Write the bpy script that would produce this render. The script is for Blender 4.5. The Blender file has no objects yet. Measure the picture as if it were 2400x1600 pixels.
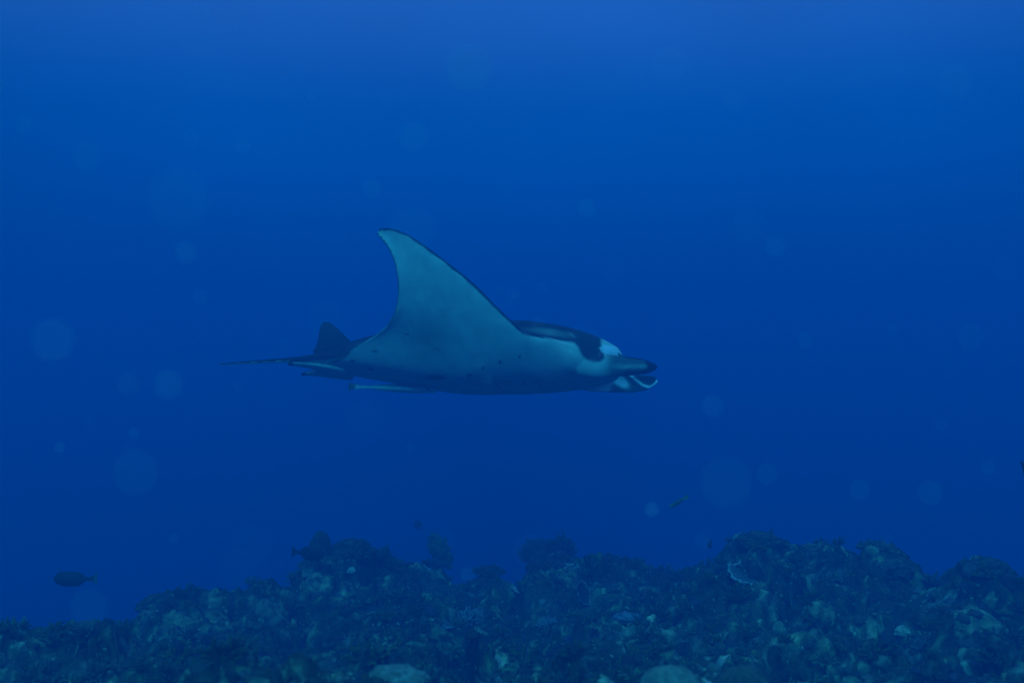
import bpy, bmesh, math, random
import numpy as np
from mathutils import Vector, Matrix, kdtree
from mathutils.bvhtree import BVHTree

S = bpy.context.scene
COL = S.collection
random.seed(7)
RNG = np.random.default_rng(11)
R = math.radians

# ------------------------------------------------------------------ camera
FPX = 2400 * 35.0 / 36.0            # pixels per unit tangent of the 2400 px wide photograph
cam_d = bpy.data.cameras.new('camera')
cam = bpy.data.objects.new('camera', cam_d)
COL.objects.link(cam)
cam_d.lens = 35.0
cam_d.sensor_width = 36.0
cam_d.clip_start = 0.05
cam_d.clip_end = 400.0
cam.location = (0, 0, 0)
cam.rotation_euler = (R(90), 0, 0)
cam_d.dof.use_dof = True
cam_d.dof.focus_distance = 5.3
cam_d.dof.aperture_fstop = 1.7
S.camera = cam

# ------------------------------------------------------------------ open water light
SUN_EL, SUN_AZ = 42.0, 190.0        # azimuth the light comes from, clockwise from +Y
w = bpy.data.worlds.new('World')
S.world = w
w.use_nodes = True
nt = w.node_tree
nt.nodes.clear()
out = nt.nodes.new('ShaderNodeOutputWorld')
geo = nt.nodes.new('ShaderNodeTexCoord')
sep = nt.nodes.new('ShaderNodeSeparateXYZ')
nt.links.new(geo.outputs['Generated'], sep.inputs[0])
mr = nt.nodes.new('ShaderNodeMapRange')
mr.inputs['From Min'].default_value = -1
mr.inputs['From Max'].default_value = 1
nt.links.new(sep.outputs['Z'], mr.inputs['Value'])
ramp = nt.nodes.new('ShaderNodeValToRGB')
ramp.color_ramp.interpolation = 'EASE'
stops = [(0.0, (0.0, 0.055, 0.22)), (0.38, (0.0, 0.050, 0.29)), (0.5, (0.0, 0.063, 0.34)),
         (0.60, (0.0, 0.092, 0.425)), (0.67, (0.014, 0.120, 0.485)), (0.85, (0.05, 0.42, 0.90)), (1.0, (0.07, 0.62, 1.15))]
els = ramp.color_ramp.elements
els[0].position, els[0].color = stops[0][0], (*stops[0][1], 1)
els[1].position, els[1].color = stops[-1][0], (*stops[-1][1], 1)
for p, c in stops[1:-1]:
    e = els.new(p)
    e.color = (*c, 1)
nt.links.new(mr.outputs[0], ramp.inputs[0])
dotn = nt.nodes.new('ShaderNodeVectorMath')
dotn.operation = 'DOT_PRODUCT'
nt.links.new(geo.outputs['Generated'], dotn.inputs[0])
dotn.inputs[1].default_value = Vector((0.03, 0.80, 0.60)).normalized()
lobe = nt.nodes.new('ShaderNodeMapRange')
lobe.interpolation_type = 'SMOOTHSTEP'
lobe.inputs['From Min'].default_value = 0.58
lobe.inputs['From Max'].default_value = 0.98
lobe.inputs['To Min'].default_value = 0.64
lobe.inputs['To Max'].default_value = 1.25
nt.links.new(dotn.outputs['Value'], lobe.inputs['Value'])
bg_water = nt.nodes.new('ShaderNodeBackground')
patch = nt.nodes.new('ShaderNodeTexNoise')            # faint unevenness of the water's own light
patch.inputs['Scale'].default_value = 3.2
patch.inputs['Detail'].default_value = 3
nt.links.new(geo.outputs['Generated'], patch.inputs['Vector'])
pm = nt.nodes.new('ShaderNodeMapRange')
pm.inputs['From Min'].default_value = 0.3
pm.inputs['From Max'].default_value = 0.7
pm.inputs['To Min'].default_value = 0.93
pm.inputs['To Max'].default_value = 1.07
nt.links.new(patch.outputs['Fac'], pm.inputs['Value'])
lm = nt.nodes.new('ShaderNodeMath')
lm.operation = 'MULTIPLY'
nt.links.new(lobe.outputs[0], lm.inputs[0])
nt.links.new(pm.outputs[0], lm.inputs[1])
nt.links.new(lm.outputs[0], bg_water.inputs['Strength'])
nt.links.new(ramp.outputs[0], bg_water.inputs['Color'])
# daylight seen through the round window of the surface overhead, filtered by the water column
sky = nt.nodes.new('ShaderNodeTexSky')
sky.sky_type = 'NISHITA'
sky.sun_disc = False
sky.sun_elevation = R(SUN_EL)
sky.sun_rotation = R(SUN_AZ)
win = nt.nodes.new('ShaderNodeMapRange')
win.interpolation_type = 'SMOOTHSTEP'
win.inputs['From Min'].default_value = 0.60
win.inputs['From Max'].default_value = 0.80
nt.links.new(sep.outputs['Z'], win.inputs['Value'])
filt = nt.nodes.new('ShaderNodeMix')
filt.data_type = 'RGBA'
filt.blend_type = 'MULTIPLY'
filt.inputs['Factor'].default_value = 1.0
filt.inputs['B'].default_value = (0.04, 0.55, 1.0, 1)
nt.links.new(sky.outputs[0], filt.inputs['A'])
bg_sky = nt.nodes.new('ShaderNodeBackground')
nt.links.new(filt.outputs['Result'], bg_sky.inputs['Color'])
win_s = nt.nodes.new('ShaderNodeMath')
win_s.operation = 'MULTIPLY'
win_s.inputs[1].default_value = 0.13
nt.links.new(win.outputs[0], win_s.inputs[0])
nt.links.new(win_s.outputs[0], bg_sky.inputs['Strength'])
addw = nt.nodes.new('ShaderNodeAddShader')
nt.links.new(bg_water.outputs[0], addw.inputs[0])
nt.links.new(bg_sky.outputs[0], addw.inputs[1])
nt.links.new(addw.outputs[0], out.inputs['Surface'])

sun_d = bpy.data.lights.new('sun', 'SUN')
sun_d.energy = 1.65
sun_d.color = (0.012, 0.62, 0.90)
sun_d.angle = R(14)
sun = bpy.data.objects.new('sun', sun_d)
COL.objects.link(sun)
sdir = Vector((math.sin(R(SUN_AZ)) * math.cos(R(SUN_EL)), math.cos(R(SUN_AZ)) * math.cos(R(SUN_EL)), math.sin(R(SUN_EL))))
sun.rotation_euler = sdir.to_track_quat('Z', 'Y').to_euler()

S.view_settings.view_transform = 'Standard'
S.view_settings.look = 'None'
S.view_settings.exposure = 0.0
S.view_settings.gamma = 1.0
S.view_settings.use_curve_mapping = False
S.cycles.use_denoising = True
S.cycles.volume_bounces = 2
S.cycles.max_bounces = 4
S.cycles.diffuse_bounces = 2

# ------------------------------------------------------------------ helpers
def at(px, py, Y):
    """a point of the place seen at photo pixel (px, py), Y metres out"""
    return Vector(((px - 1200) / FPX * Y, Y, (800 - py) / FPX * Y))

def tag(o, label=None, cat=None, group=None, kind=None):
    if label: o['label'] = label
    if cat: o['category'] = cat
    if group: o['group'] = group
    if kind: o['kind'] = kind
    return o

def link_mesh(name, verts, faces, mat, parent=None, smooth=True, cols=None):
    me = bpy.data.meshes.new(name)
    verts = np.asarray(verts, dtype=np.float32)
    me.from_pydata(verts.tolist() if len(verts) < 20000 else [], [], faces if len(verts) < 20000 else []) if len(verts) < 20000 else None
    if len(verts) >= 20000:
        f = np.asarray(faces, dtype=np.int32)
        n = f.shape[1]
        me.vertices.add(len(verts))
        me.vertices.foreach_set('co', verts.ravel())
        me.loops.add(f.size)
        me.loops.foreach_set('vertex_index', f.ravel())
        me.polygons.add(len(f))
        me.polygons.foreach_set('loop_start', np.arange(0, f.size, n, dtype=np.int32))
        me.update(calc_edges=True)
        me.validate()
    if smooth:
        me.polygons.foreach_set('use_smooth', np.ones(len(me.polygons), dtype=bool))
    if cols is not None:
        set_cols(me, cols)
    me.materials.append(mat)
    o = bpy.data.objects.new(name, me)
    COL.objects.link(o)
    if parent: o.parent = parent
    return o

def set_cols(me, cols):
    a = me.color_attributes.new('tint', 'FLOAT_COLOR', 'POINT')
    c = np.ones((len(me.vertices), 4), dtype=np.float32)
    c[:, :3] = cols
    a.data.foreach_set('color', c.ravel())

# vectorised gradient noise -----------------------------------------------------
PERM = RNG.permutation(1024).astype(np.int64)
GRAD = RNG.normal(size=(1024, 3))
GRAD /= np.linalg.norm(GRAD, axis=1)[:, None]
def _h(i, j, k):
    return PERM[(PERM[(PERM[i & 1023] + j) & 1023] + k) & 1023]
def noise3(p):
    i = np.floor(p).astype(np.int64)
    f = p - i
    u = f * f * f * (f * (f * 6 - 15) + 10)
    res = 0
    for dx in (0, 1):
        for dy in (0, 1):
            for dz in (0, 1):
                g = GRAD[_h(i[:, 0] + dx, i[:, 1] + dy, i[:, 2] + dz)]
                d = (g * (f - np.array((dx, dy, dz)))).sum(1)
                wt = (u[:, 0] if dx else 1 - u[:, 0]) * (u[:, 1] if dy else 1 - u[:, 1]) * (u[:, 2] if dz else 1 - u[:, 2])
                res = res + wt * d
    return res * 1.6
def fbm(p, oct=4, gain=0.5, lac=2.03):
    s, a, q = 0, 1.0, np.array(p, dtype=float)
    for _ in range(oct):
        s = s + a * noise3(q)
        q = q * lac + 17.3
        a *= gain
    return s
def worley2(p):
    """F1 distance and a random number of the nearest cell"""
    i = np.floor(p).astype(np.int64)
    best = np.full(len(p), 9.0)
    second = np.full(len(p), 9.0)
    cid = np.zeros(len(p))
    for dx in (-1, 0, 1):
        for dy in (-1, 0, 1):
            h = _h(i[:, 0] + dx, i[:, 1] + dy, np.int64(3))
            cx = i[:, 0] + dx + (PERM[h] / 1023.0)
            cy = i[:, 1] + dy + (PERM[(h + 511) & 1023] / 1023.0)
            d = np.hypot(p[:, 0] - cx, p[:, 1] - cy)
            m = d < best
            second = np.where(m, best, np.minimum(second, d))
            cid = np.where(m, PERM[(h + 77) & 1023] / 1023.0, cid)
            best = np.where(m, d, best)
    return best, second, cid
def sstep(a, b, x):
    t = np.clip((x - a) / (b - a), 0, 1)
    return t * t * (3 - 2 * t)
def pchip(x, y, xq):
    x = np.asarray(x, float); y = np.asarray(y, float)
    h = np.diff(x); d = np.diff(y) / h
    m = np.zeros_like(y)
    m[0], m[-1] = d[0], d[-1]
    for k in range(1, len(x) - 1):
        if d[k - 1] * d[k] > 0:
            w1, w2 = 2 * h[k] + h[k - 1], h[k] + 2 * h[k - 1]
            m[k] = (w1 + w2) / (w1 / d[k - 1] + w2 / d[k])
    xq = np.clip(xq, x[0], x[-1])
    k = np.clip(np.searchsorted(x, xq) - 1, 0, len(x) - 2)
    t = (xq - x[k]) / h[k]
    return ((1 + 2 * t) * (1 - t) ** 2 * y[k] + t * (1 - t) ** 2 * h[k] * m[k]
            + t * t * (3 - 2 * t) * y[k + 1] + t * t * (t - 1) * h[k] * m[k + 1])

# ------------------------------------------------------------------ materials
def mat_tint(name, rough=0.8, spec=0.2, noise_scale=0.0, lo=0.7, hi=1.3, bump=0.0, bump_scale=60.0, speck=None, sss=0.0):
    """pigment from the mesh's own 'tint' colours, broken up by fine grain and relief"""
    m = bpy.data.materials.new(name)
    m.use_nodes = True
    n = m.node_tree
    b = n.nodes['Principled BSDF']
    b.inputs['Roughness'].default_value = rough
    b.inputs['Specular IOR Level'].default_value = spec
    at_ = n.nodes.new('ShaderNodeAttribute')
    at_.attribute_name = 'tint'
    src = at_.outputs['Color']
    tc = n.nodes.new('ShaderNodeTexCoord')
    if noise_scale:
        nz = n.nodes.new('ShaderNodeTexNoise')
        nz.inputs['Scale'].default_value = noise_scale
        nz.inputs['Detail'].default_value = 5
        n.links.new(tc.outputs['Object'], nz.inputs['Vector'])
        mp = n.nodes.new('ShaderNodeMapRange')
        mp.inputs['From Min'].default_value = 0.3
        mp.inputs['From Max'].default_value = 0.7
        mp.inputs['To Min'].default_value = lo
        mp.inputs['To Max'].default_value = hi
        n.links.new(nz.outputs['Fac'], mp.inputs['Value'])
        mu = n.nodes.new('ShaderNodeMix')
        mu.data_type = 'RGBA'
        mu.blend_type = 'MULTIPLY'
        mu.inputs['Factor'].default_value = 1
        n.links.new(src, mu.inputs['A'])
        n.links.new(mp.outputs[0], mu.inputs['B'])
        src = mu.outputs['Result']
    if speck:
        scale, thr, colr = speck
        nz2 = n.nodes.new('ShaderNodeTexNoise')
        nz2.inputs['Scale'].default_value = scale
        nz2.inputs['Detail'].default_value = 3
        n.links.new(tc.outputs['Object'], nz2.inputs['Vector'])
        mp2 = n.nodes.new('ShaderNodeMapRange')
        mp2.inputs['From Min'].default_value = thr
        mp2.inputs['From Max'].default_value = thr + 0.05
        n.links.new(nz2.outputs['Fac'], mp2.inputs['Value'])
        mx = n.nodes.new('ShaderNodeMix')
        mx.data_type = 'RGBA'
        n.links.new(mp2.outputs[0], mx.inputs['Factor'])
        n.links.new(src, mx.inputs['A'])
        mx.inputs['B'].default_value = (*colr, 1)
        src = mx.outputs['Result']
    n.links.new(src, b.inputs['Base Color'])
    if bump:
        nb = n.nodes.new('ShaderNodeTexNoise')
        nb.inputs['Scale'].default_value = bump_scale
        nb.inputs['Detail'].default_value = 6
        n.links.new(tc.outputs['Object'], nb.inputs['Vector'])
        bp = n.nodes.new('ShaderNodeBump')
        bp.inputs['Strength'].default_value = bump
        bp.inputs['Distance'].default_value = 0.02
        n.links.new(nb.outputs['Fac'], bp.inputs['Height'])
        n.links.new(bp.outputs[0], b.inputs['Normal'])
    return m

M_REEF = mat_tint('reef_rock', 0.9, 0.1, 26.0, 0.45, 1.6, 0.8, 70.0, speck=(38.0, 0.645, (0.32, 0.39, 0.22)))
M_CORAL = mat_tint('coral_skin', 0.85, 0.15, 40.0, 0.6, 1.4, 0.6, 110.0)
M_SKIN = mat_tint('ray_skin', 0.5, 0.05, 14.0, 0.84, 1.08, 0.08, 160.0)
M_FISH = mat_tint('fish_skin', 0.5, 0.06, 60.0, 0.85, 1.15)
M_SNOW = mat_tint('plankton', 0.9, 0.1)
def mat_plain(name, col, rough):
    m = bpy.data.materials.new(name)
    m.use_nodes = True
    b = m.node_tree.nodes['Principled BSDF']
    b.inputs['Base Color'].default_value = (*col, 1)
    b.inputs['Roughness'].default_value = rough
    return m
M_EYE = mat_plain('eye_dark', (0.012, 0.012, 0.014), 0.15)

# ------------------------------------------------------------------ the reef
# crest line of the bare ground under the corals: px, py, metres out
SKY = np.array([(-900, 1602, 3.6), (-300, 1516, 3.7), (0, 1531, 4.0), (110, 1506, 4.2), (250, 1462, 4.6), (325, 1467, 5.0), (345, 1431, 5.2), (400, 1408, 5.3),
    (490, 1438, 5.4), (545, 1423, 5.5), (630, 1346, 5.7), (700, 1352, 5.9), (735, 1317, 6.0), (800, 1328, 6.1), (870, 1312, 6.3), (930, 1321, 6.5),
    (1000, 1347, 6.7), (1066, 1395, 6.9), (1101, 1388, 7.0), (1163, 1339, 7.0), (1219, 1401, 7.1), (1245, 1316, 7.2), (1330, 1330, 7.2), (1420, 1310, 7.1),
    (1500, 1316, 7.0), (1558, 1326, 6.9), (1612, 1328, 6.7), (1665, 1339, 6.4), (1715, 1290, 6.1), (1781, 1258, 6.0), (1850, 1284, 5.9), (1910, 1280, 5.8),
    (2042, 1271, 5.6), (2130, 1330, 5.4), (2170, 1345, 5.1), (2250, 1312, 4.9), (2341, 1339, 4.8), (2400, 1377, 4.6), (2700, 1422, 4.3), (3300, 1531, 4.0)])
SK_A = (SKY[:, 0] - 1200) / FPX
SK_Z = (800 - SKY[:, 1]) / FPX * SKY[:, 2]
def reef_base(x, y):
    a = x / np.maximum(y, 0.5)
    yc = np.interp(a, SK_A, SKY[:, 2])
    zc = np.interp(a, SK_A, SK_Z)
    z0 = -1.13 - 0.05 * np.sin(x * 1.3)
    t = np.clip((y - 2.9) / (yc - 2.9), -1.5, 1)
    zin = z0 + (zc - z0) * np.where(t > 0, t ** 1.5, 0.15 * t) - 0.13 * np.sin(np.clip(t, 0, 1) * math.pi)
    over = np.maximum(y - yc, 0)
    return zin - 0.55 * over ** 1.25 / (1 + 0.045 * over), np.clip(1 - over / 6, 0, 1), np.exp(-((y - yc) / 0.55) ** 2)
def reef_surface(x, y):
    p3 = np.stack([x, y, np.zeros_like(x)], 1)
    wx = x + 0.16 * noise3(p3 * 2.1 + 5) + 0.05 * noise3(p3 * 7.3 + 40)
    wy = y + 0.16 * noise3(p3 * 2.1 + 90) + 0.05 * noise3(p3 * 7.3 + 140)
    q = np.stack([wx, wy], 1)
    base, det, near = reef_base(x, y)
    z = base + 0.10 * fbm(p3 * 1.5 + 31, 3)
    tint = np.zeros((len(x), 3)) + np.array((0.046, 0.066, 0.028))
    pal = np.array([(0.03, 0.042, 0.02), (0.06, 0.08, 0.04), (0.03, 0.035, 0.035), (0.11, 0.15, 0.06), (0.18, 0.23, 0.11),
                    (0.06, 0.08, 0.03), (0.04, 0.045, 0.045), (0.13, 0.16, 0.11), (0.05, 0.06, 0.04), (0.25, 0.31, 0.17)])
    for sc, amp, cut, share in ((1.5, 0.16, 0.35, 0.2), (3.6, 0.10, 0.30, 0.3), (8.5, 0.05, 0.25, 0.35), (19.0, 0.018, 0.2, 0.3), (41.0, 0.006, 0.2, 0.2)):
        f1, f2, cid = worley2(q * sc + sc)
        hh = np.clip(1 - (f1 / 0.76) ** 2, 0, 1) ** 0.72 * (cid * 1.3 - 0.25)
        z = z + det * amp * (hh - cut) * (1 - (.62 if sc < 5 else .25) * near)
        c2 = (cid * 37.7) % 1.0
        k = (cid * 91.3 * 10).astype(int) % len(pal)
        mix = ((c2 < share) * sstep(0.66, 0.25, f1 + .25 * noise3(p3 * 23 + 60)))[:, None]
        tint = tint * (1 - mix) + pal[k] * mix
    pit = sstep(0.15, 0.55, fbm(p3 * 2.6 + 211, 3))
    z = z - det * 0.30 * pit * (1 - .7 * near)
    z = z + det * (0.030 * fbm(p3 * 11 + 3, 3) + 0.010 * np.abs(noise3(p3 * 46 + 8)))
    pale = sstep(0.12, 0.5, fbm(p3 * 3.1 + 71, 4)) * sstep(-0.05, 0.4, noise3(p3 * 19 + 33))
    tint = tint * (1 + 2.3 * pale[:, None])
    return z, np.clip(tint, 0.015, 0.6)

def build_reef():
    ncol = 980
    a = np.linspace(-1.15, 1.15, ncol)
    a = np.sign(a) * (0.62 * np.abs(a) + 0.38 * np.abs(a) ** 2.2 / 1.15 ** 1.2)
    rows = [1.2]
    while rows[-1] < 9.0:
        rows.append(rows[-1] + (0.05 if rows[-1] < 2.6 else 0.0088 * (rows[-1] / 3.0) ** 0.9))
    while rows[-1] < 60.0:
        rows.append(rows[-1] * 1.05)
    rows = np.array(rows)
    A, Y = np.meshgrid(a, rows)
    X = (A * Y).ravel()
    Y = Y.ravel()
    z, tint = reef_surface(X, Y)
    z = np.maximum(z, -11.5)
    p3 = np.stack([X, Y, z], 1)
    lim = (Y < 10)[:, None]
    push = np.stack([noise3(p3 * 9 + 301), noise3(p3 * 9 + 401), 0.3 * noise3(p3 * 9 + 501)], 1) * 0.035 * lim
    push += np.stack([noise3(p3 * 24 + 301), noise3(p3 * 24 + 401), 0.3 * noise3(p3 * 24 + 501)], 1) * 0.016 * lim
    push += np.stack([noise3(p3 * 61 + 301), noise3(p3 * 61 + 401), 0.5 * noise3(p3 * 61 + 501)], 1) * 0.006 * lim
    p3 = p3 + push
    n = len(rows)
    idx = np.arange(n * ncol).reshape(n, ncol)
    faces = np.stack([idx[:-1, :-1], idx[:-1, 1:], idx[1:, 1:], idx[1:, :-1]], -1).reshape(-1, 4)
    o = link_mesh('reef', p3, faces, M_REEF, cols=tint)
    tag(o, kind='structure')
    return o, p3, n, ncol
REEF, RP, RN, RC = build_reef()
ri = np.arange(RN * RC).reshape(RN, RC)[::2, ::2]
rf = np.stack([ri[:-1, :-1], ri[:-1, 1:], ri[1:, 1:], ri[1:, :-1]], -1).reshape(-1, 4)
REEF_BVH = BVHTree.FromPolygons(RP.tolist(), rf.tolist())
def on_reef(px, py):
    """where the line of sight through a photo pixel meets the reef"""
    d = at(px, py, 1.0).normalized()
    for k in range(60):
        h = REEF_BVH.ray_cast(Vector((0, 0, 0)), d)
        if h[0] is not None:
            return h[0], h[1]
        py += 3
        d = at(px, py, 1.0).normalized()
    return at(px, py, 6.5), Vector((0, 0, 1))
def drop(x, y):
    h = REEF_BVH.ray_cast(Vector((x, y, 2)), Vector((0, 0, -1)))
    return (h[0], h[1]) if h[0] is not None else (None, None)

sb = link_mesh('seabed', [(-150, -60, -12), (150, -60, -12), (150, 160, -12), (-150, 160, -12)], [(0, 1, 2, 3)], mat_plain('deep_sand', (0.16, 0.17, 0.14), 0.95), smooth=False)
tag(sb, kind='structure')

# ------------------------------------------------------------------ the water between
def build_haze():
    m = bpy.data.materials.new('sea_water')
    m.use_nodes = True
    n = m.node_tree
    n.nodes.clear()
    o = n.nodes.new('ShaderNodeOutputMaterial')
    v = n.nodes.new('ShaderNodeVolumePrincipled')
    v.inputs['Density'].default_value = 0.125
    v.inputs['Color'].default_value = (0.003, 0.258, 0.66, 1)
    v.inputs['Anisotropy'].default_value = 0.05
    n.links.new(v.outputs[0], o.inputs['Volume'])
    x0, x1, y0, y1, z0, z1 = -160, 160, -70, 170, -13, 1.3
    vs = [(x0, y0, z0), (x1, y0, z0), (x1, y1, z0), (x0, y1, z0), (x0, y0, z1), (x1, y0, z1), (x1, y1, z1), (x0, y1, z1)]
    fs = [(0, 3, 2, 1), (4, 5, 6, 7), (0, 1, 5, 4), (1, 2, 6, 5), (2, 3, 7, 6), (3, 0, 4, 7)]
    b = link_mesh('haze', vs, fs, m, smooth=False)
    tag(b, kind='stuff')
build_haze()

# ------------------------------------------------------------------ manta ray
ROLL = R(11)
MC = at(1100, 865, 5.5)                       # centre of the body
MROT = Matrix(((1, 0, 0), (0, math.cos(ROLL), math.sin(ROLL)), (0, -math.sin(ROLL), math.cos(ROLL))))
def loc(px, py, Y):
    return MROT.transposed() @ (at(px, py, Y) - MC)

def build_manta():
    root = bpy.data.objects.new('manta_ray', None)
    COL.objects.link(root)
    root.location = MC
    root.rotation_euler = MROT.to_euler()
    tag(root, 'large manta ray gliding above the reef with one wing raised and mouth fins pointing right', 'manta ray')
    # centre profile, chord fraction -> height above / below the middle line
    cu = [0, .003, .042, .096, .162, .243, .349, .496, .63, .763, .87, .949, 1.0]
    zu = [.030, .047, .1014, .153, .1957, .2287, .2500, .2500, .233, .189, .139, .087, .05]
    cl = [0, .01, .042, .096, .229, .363, .482, .63, .763, .897, 1.0]
    zl = [.000, -.026, -.055, -.078, -.108, -.120, -.124, -.102, -.062, -.020, .006]
    # stations: eta, LE x, LE z, TE x, TE z, thickness, blend towards wing section
    st = [(0.0, .877, .007, -.89, .026, 1.0, 0), (.12, .870, .007, -.875, .026, 1.0, 0), (.22, .845, .009, -.80, .014, .93, 0),
          (.295, .800, .013, -.735, .018, .80, .0), (.335, .735, .022, -.71, .022, .68, .08), (.365, .635, .040, -.69, .027, .57, .25), (.40, .525, .060, -.66, .032, .46, .5)]
    px = [(.46, .40, 1290, 796, 815, 812, .072), (.55, .425, 1245, 787, 848, 801, .055), (.68, .445, 1205, 757, 880, 785, .042), (.82, .465, 1160, 714, 906, 762, .034),
          (.96, .478, 1115, 668, 922, 734, .028), (1.10, .485, 1070, 631, 930, 701, .023), (1.22, .487, 1030, 600, 932, 668, .019), (1.33, .485, 990, 571, 928, 634, .015),
          (1.42, .48, 950, 546.5, 916, 595, .012), (1.475, .475, 915, 535, 899, 567, .010), (1.50, .47, 889, 534, 882, 548, .008)]
    rows = []
    for e, lx, lz, tx, tz, th, bl in st:
        ey = float(np.interp(e, [.295, .335, .365, .40], [.295, .325, .347, .370])) if e > .295 else e
        rows.append((e, lx, -ey, lz, tx, -ey * .62, tz, th * .2, bl, .2 * np.interp(e, [0, .12, .22, .295, .335, .365, .40], [1, 1, 1.0, .97, .92, .84, .66])))
    for e, dep, x0, y0, x1, y1, th in px:
        L, T = loc(x0, y0, 5.5 - dep), loc(x1, y1, 5.5 - dep + np.interp(e, [.46, .6, .9, 1.3], [.15, .14, .06, 0]))
        rows.append((e, L.x, L.y, L.z, T.x, T.y, T.z, th, 0.7 if e < .5 else 1, th * (1.2 if e < .5 else 1)))
    rows = np.array(rows)
    ns, nc = 150, 110
    eq = np.concatenate([np.linspace(0, .28, 24, endpoint=False), np.linspace(.28, .5, 40, endpoint=False), np.linspace(.5, 1.5, ns - 64)])
    D = np.stack([pchip(rows[:, 0], rows[:, k], eq) for k in range(1, 10)], 1)
    c = 0.5 - 0.5 * np.cos(np.linspace(0, math.pi, nc))
    UC = pchip(cu, zu, c) / .2
    LC = pchip(cl, zl, c) / .2
    air = 2.6 * np.sqrt(c) * (1 - c) ** 0.9 * (1 - 0.35 * c)
    air = air / air.max()
    ty = np.gradient((D[:, 1] + D[:, 4]) / 2); tz = np.gradient((D[:, 2] + D[:, 5]) / 2)
    ln = np.hypot(ty, tz) + 1e-9
    g = sstep(.36, .56, eq)
    NY, NZ = tz / ln * g, -ty / ln * g + (1 - g)
    ln = np.hypot(NY, NZ); NY /= ln; NZ /= ln
    V, AT = [], []
    for s in range(ns):
        lx, ly, lz, tx, ty, tz, th, bl, tl = D[s]
        e = eq[s]
        mx = lx + (tx - lx) * c
        my = ly + (ty - ly) * c
        mz = lz + (tz - lz) * c
        camb = .012 * np.sin(c * math.pi) * bl
        mouth = -0.16 * np.exp(-(c / .012) ** 2) * float(sstep(.27, .2, np.array(e)))
        up = (UC * th - mz * (th / .2)) * (1 - bl) + (air * th) * bl
        lo = (LC * tl - mz * (tl / .2)) * (1 - bl) - (air * tl) * bl
        up = np.maximum(up, .0065)
        lo = np.minimum(lo, -.0065)
        V.append(np.stack([mx + mouth, my + NY[s] * (up + camb), mz + NZ[s] * (up + camb)], 1)); AT.append(np.stack([np.full(nc, e), c, np.ones(nc)], 1))
        V.append(np.stack([mx + mouth, my + NY[s] * (lo + camb), mz + NZ[s] * (lo + camb)], 1)); AT.append(np.stack([np.full(nc, e), c, -np.ones(nc)], 1))
    V = np.array(V).reshape(ns, 2, nc, 3)
    AT = np.array(AT).reshape(ns, 2, nc, 3)
    wgt = (sstep(.06, .26, eq) * sstep(1.0, .7, eq))[1:-1, None, None] * (np.sin(np.clip(c, 0, 1) * math.pi) ** .5)[None, :, None]
    for _ in range(320):
        L = V[:, 1]
        V[1:-1, 1] = L[1:-1] + wgt * .5 * ((L[2:] + L[:-2]) * .5 - L[1:-1])
    verts, attrs, faces = [], [], []
    def sheet(mirror):
        o = sum(len(v) for v in verts)
        vv = V.reshape(-1, 3).copy()
        if mirror: vv[:, 1] *= -1
        verts.append(vv); attrs.append(AT.reshape(-1, 3))
        ix = np.arange(ns * 2 * nc).reshape(ns, 2, nc) + o
        fs = []
        for sd in (0, 1):
            q = np.stack([ix[:-1, sd, :-1], ix[:-1, sd, 1:], ix[1:, sd, 1:], ix[1:, sd, :-1]], -1).reshape(-1, 4)
            fs.append(q if (sd == 0) == mirror else q[:, ::-1])
        for cc in (0, nc - 1):                # close the leading and trailing edges
            q = np.stack([ix[:-1, 0, cc], ix[1:, 0, cc], ix[1:, 1, cc], ix[:-1, 1, cc]], -1)
            fs.append(q if (cc == 0) == mirror else q[:, ::-1])
        q = np.stack([ix[-1, 0, :-1], ix[-1, 0, 1:], ix[-1, 1, 1:], ix[-1, 1, :-1]], -1)
        fs.append(q if mirror else q[:, ::-1])
        faces.extend(np.concatenate(fs).tolist())
    sheet(False); sheet(True)
    # extra pieces that flow into the body; attribute triple (code, along, side)
    def add(vv, ff, at3):
        o = sum(len(v) for v in verts)
        verts.append(np.array(vv, float)); attrs.append(np.array(at3, float))
        faces.extend([[i + o for i in f] for f in ff])
    def tube(path, ry, rz, code, n=20, m=60):
        """tapered oval tube along a path"""
        path = np.array(path, float)
        t = np.linspace(0, 1, len(path)); tq = np.linspace(0, 1, m)
        P = np.stack([pchip(t, path[:, k], tq) for k in range(3)], 1)
        RY = pchip(t, ry, tq); RZ = pchip(t, rz, tq)
        vv, aa, ff = [], [], []
        for k in range(m):
            for j in range(n):
                an = 2 * math.pi * j / n
                vv.append((P[k, 0], P[k, 1] + RY[k] * math.cos(an), P[k, 2] + RZ[k] * math.sin(an)))
                aa.append((code, tq[k], math.sin(an)))
        for k in range(m - 1):
            for j in range(n):
                ff.append((k * n + j, (k + 1) * n + j, (k + 1) * n + (j + 1) % n, k * n + (j + 1) % n))
        ff.append(tuple(range(n))); ff.append(tuple((m - 1) * n + j for j in reversed(range(n))))
        add(vv, ff, aa)
    # tail (code -1): thick root to whip end
    tp = [loc(800, 836, 5.5), loc(745, 841, 5.5), loc(692, 842.5, 5.5), loc(640, 845.5, 5.5), loc(580, 849, 5.5), loc(512, 853.5, 5.5)]
    tube(tp, [.09, .05, .020, .014, .010, .006], [.05, .031, .0165, .0125, .0095, .006], -1)
    # dorsal fin (code -2)
    df = [(826, 812), (824, 803), (800, 780), (781, 763), (769, 755), (758.5, 752.5), (751, 755.5), (746, 768), (743.6, 789.5), (739, 811), (731, 824), (737, 828), (742, 842), (800, 842)]
    dn = []
    for k in range(len(df)):
        a_, b_ = np.array(df[k]), np.array(df[(k + 1) % len(df)])
        for q in range(4): dn.append(a_ + (b_ - a_) * q / 4)
    n = len(dn)
    P = [loc(p[0], p[1], 5.5) for p in dn]
    cen = loc(775, 810, 5.5)
    k2_ = 1 / math.cos(ROLL) ** 2
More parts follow.
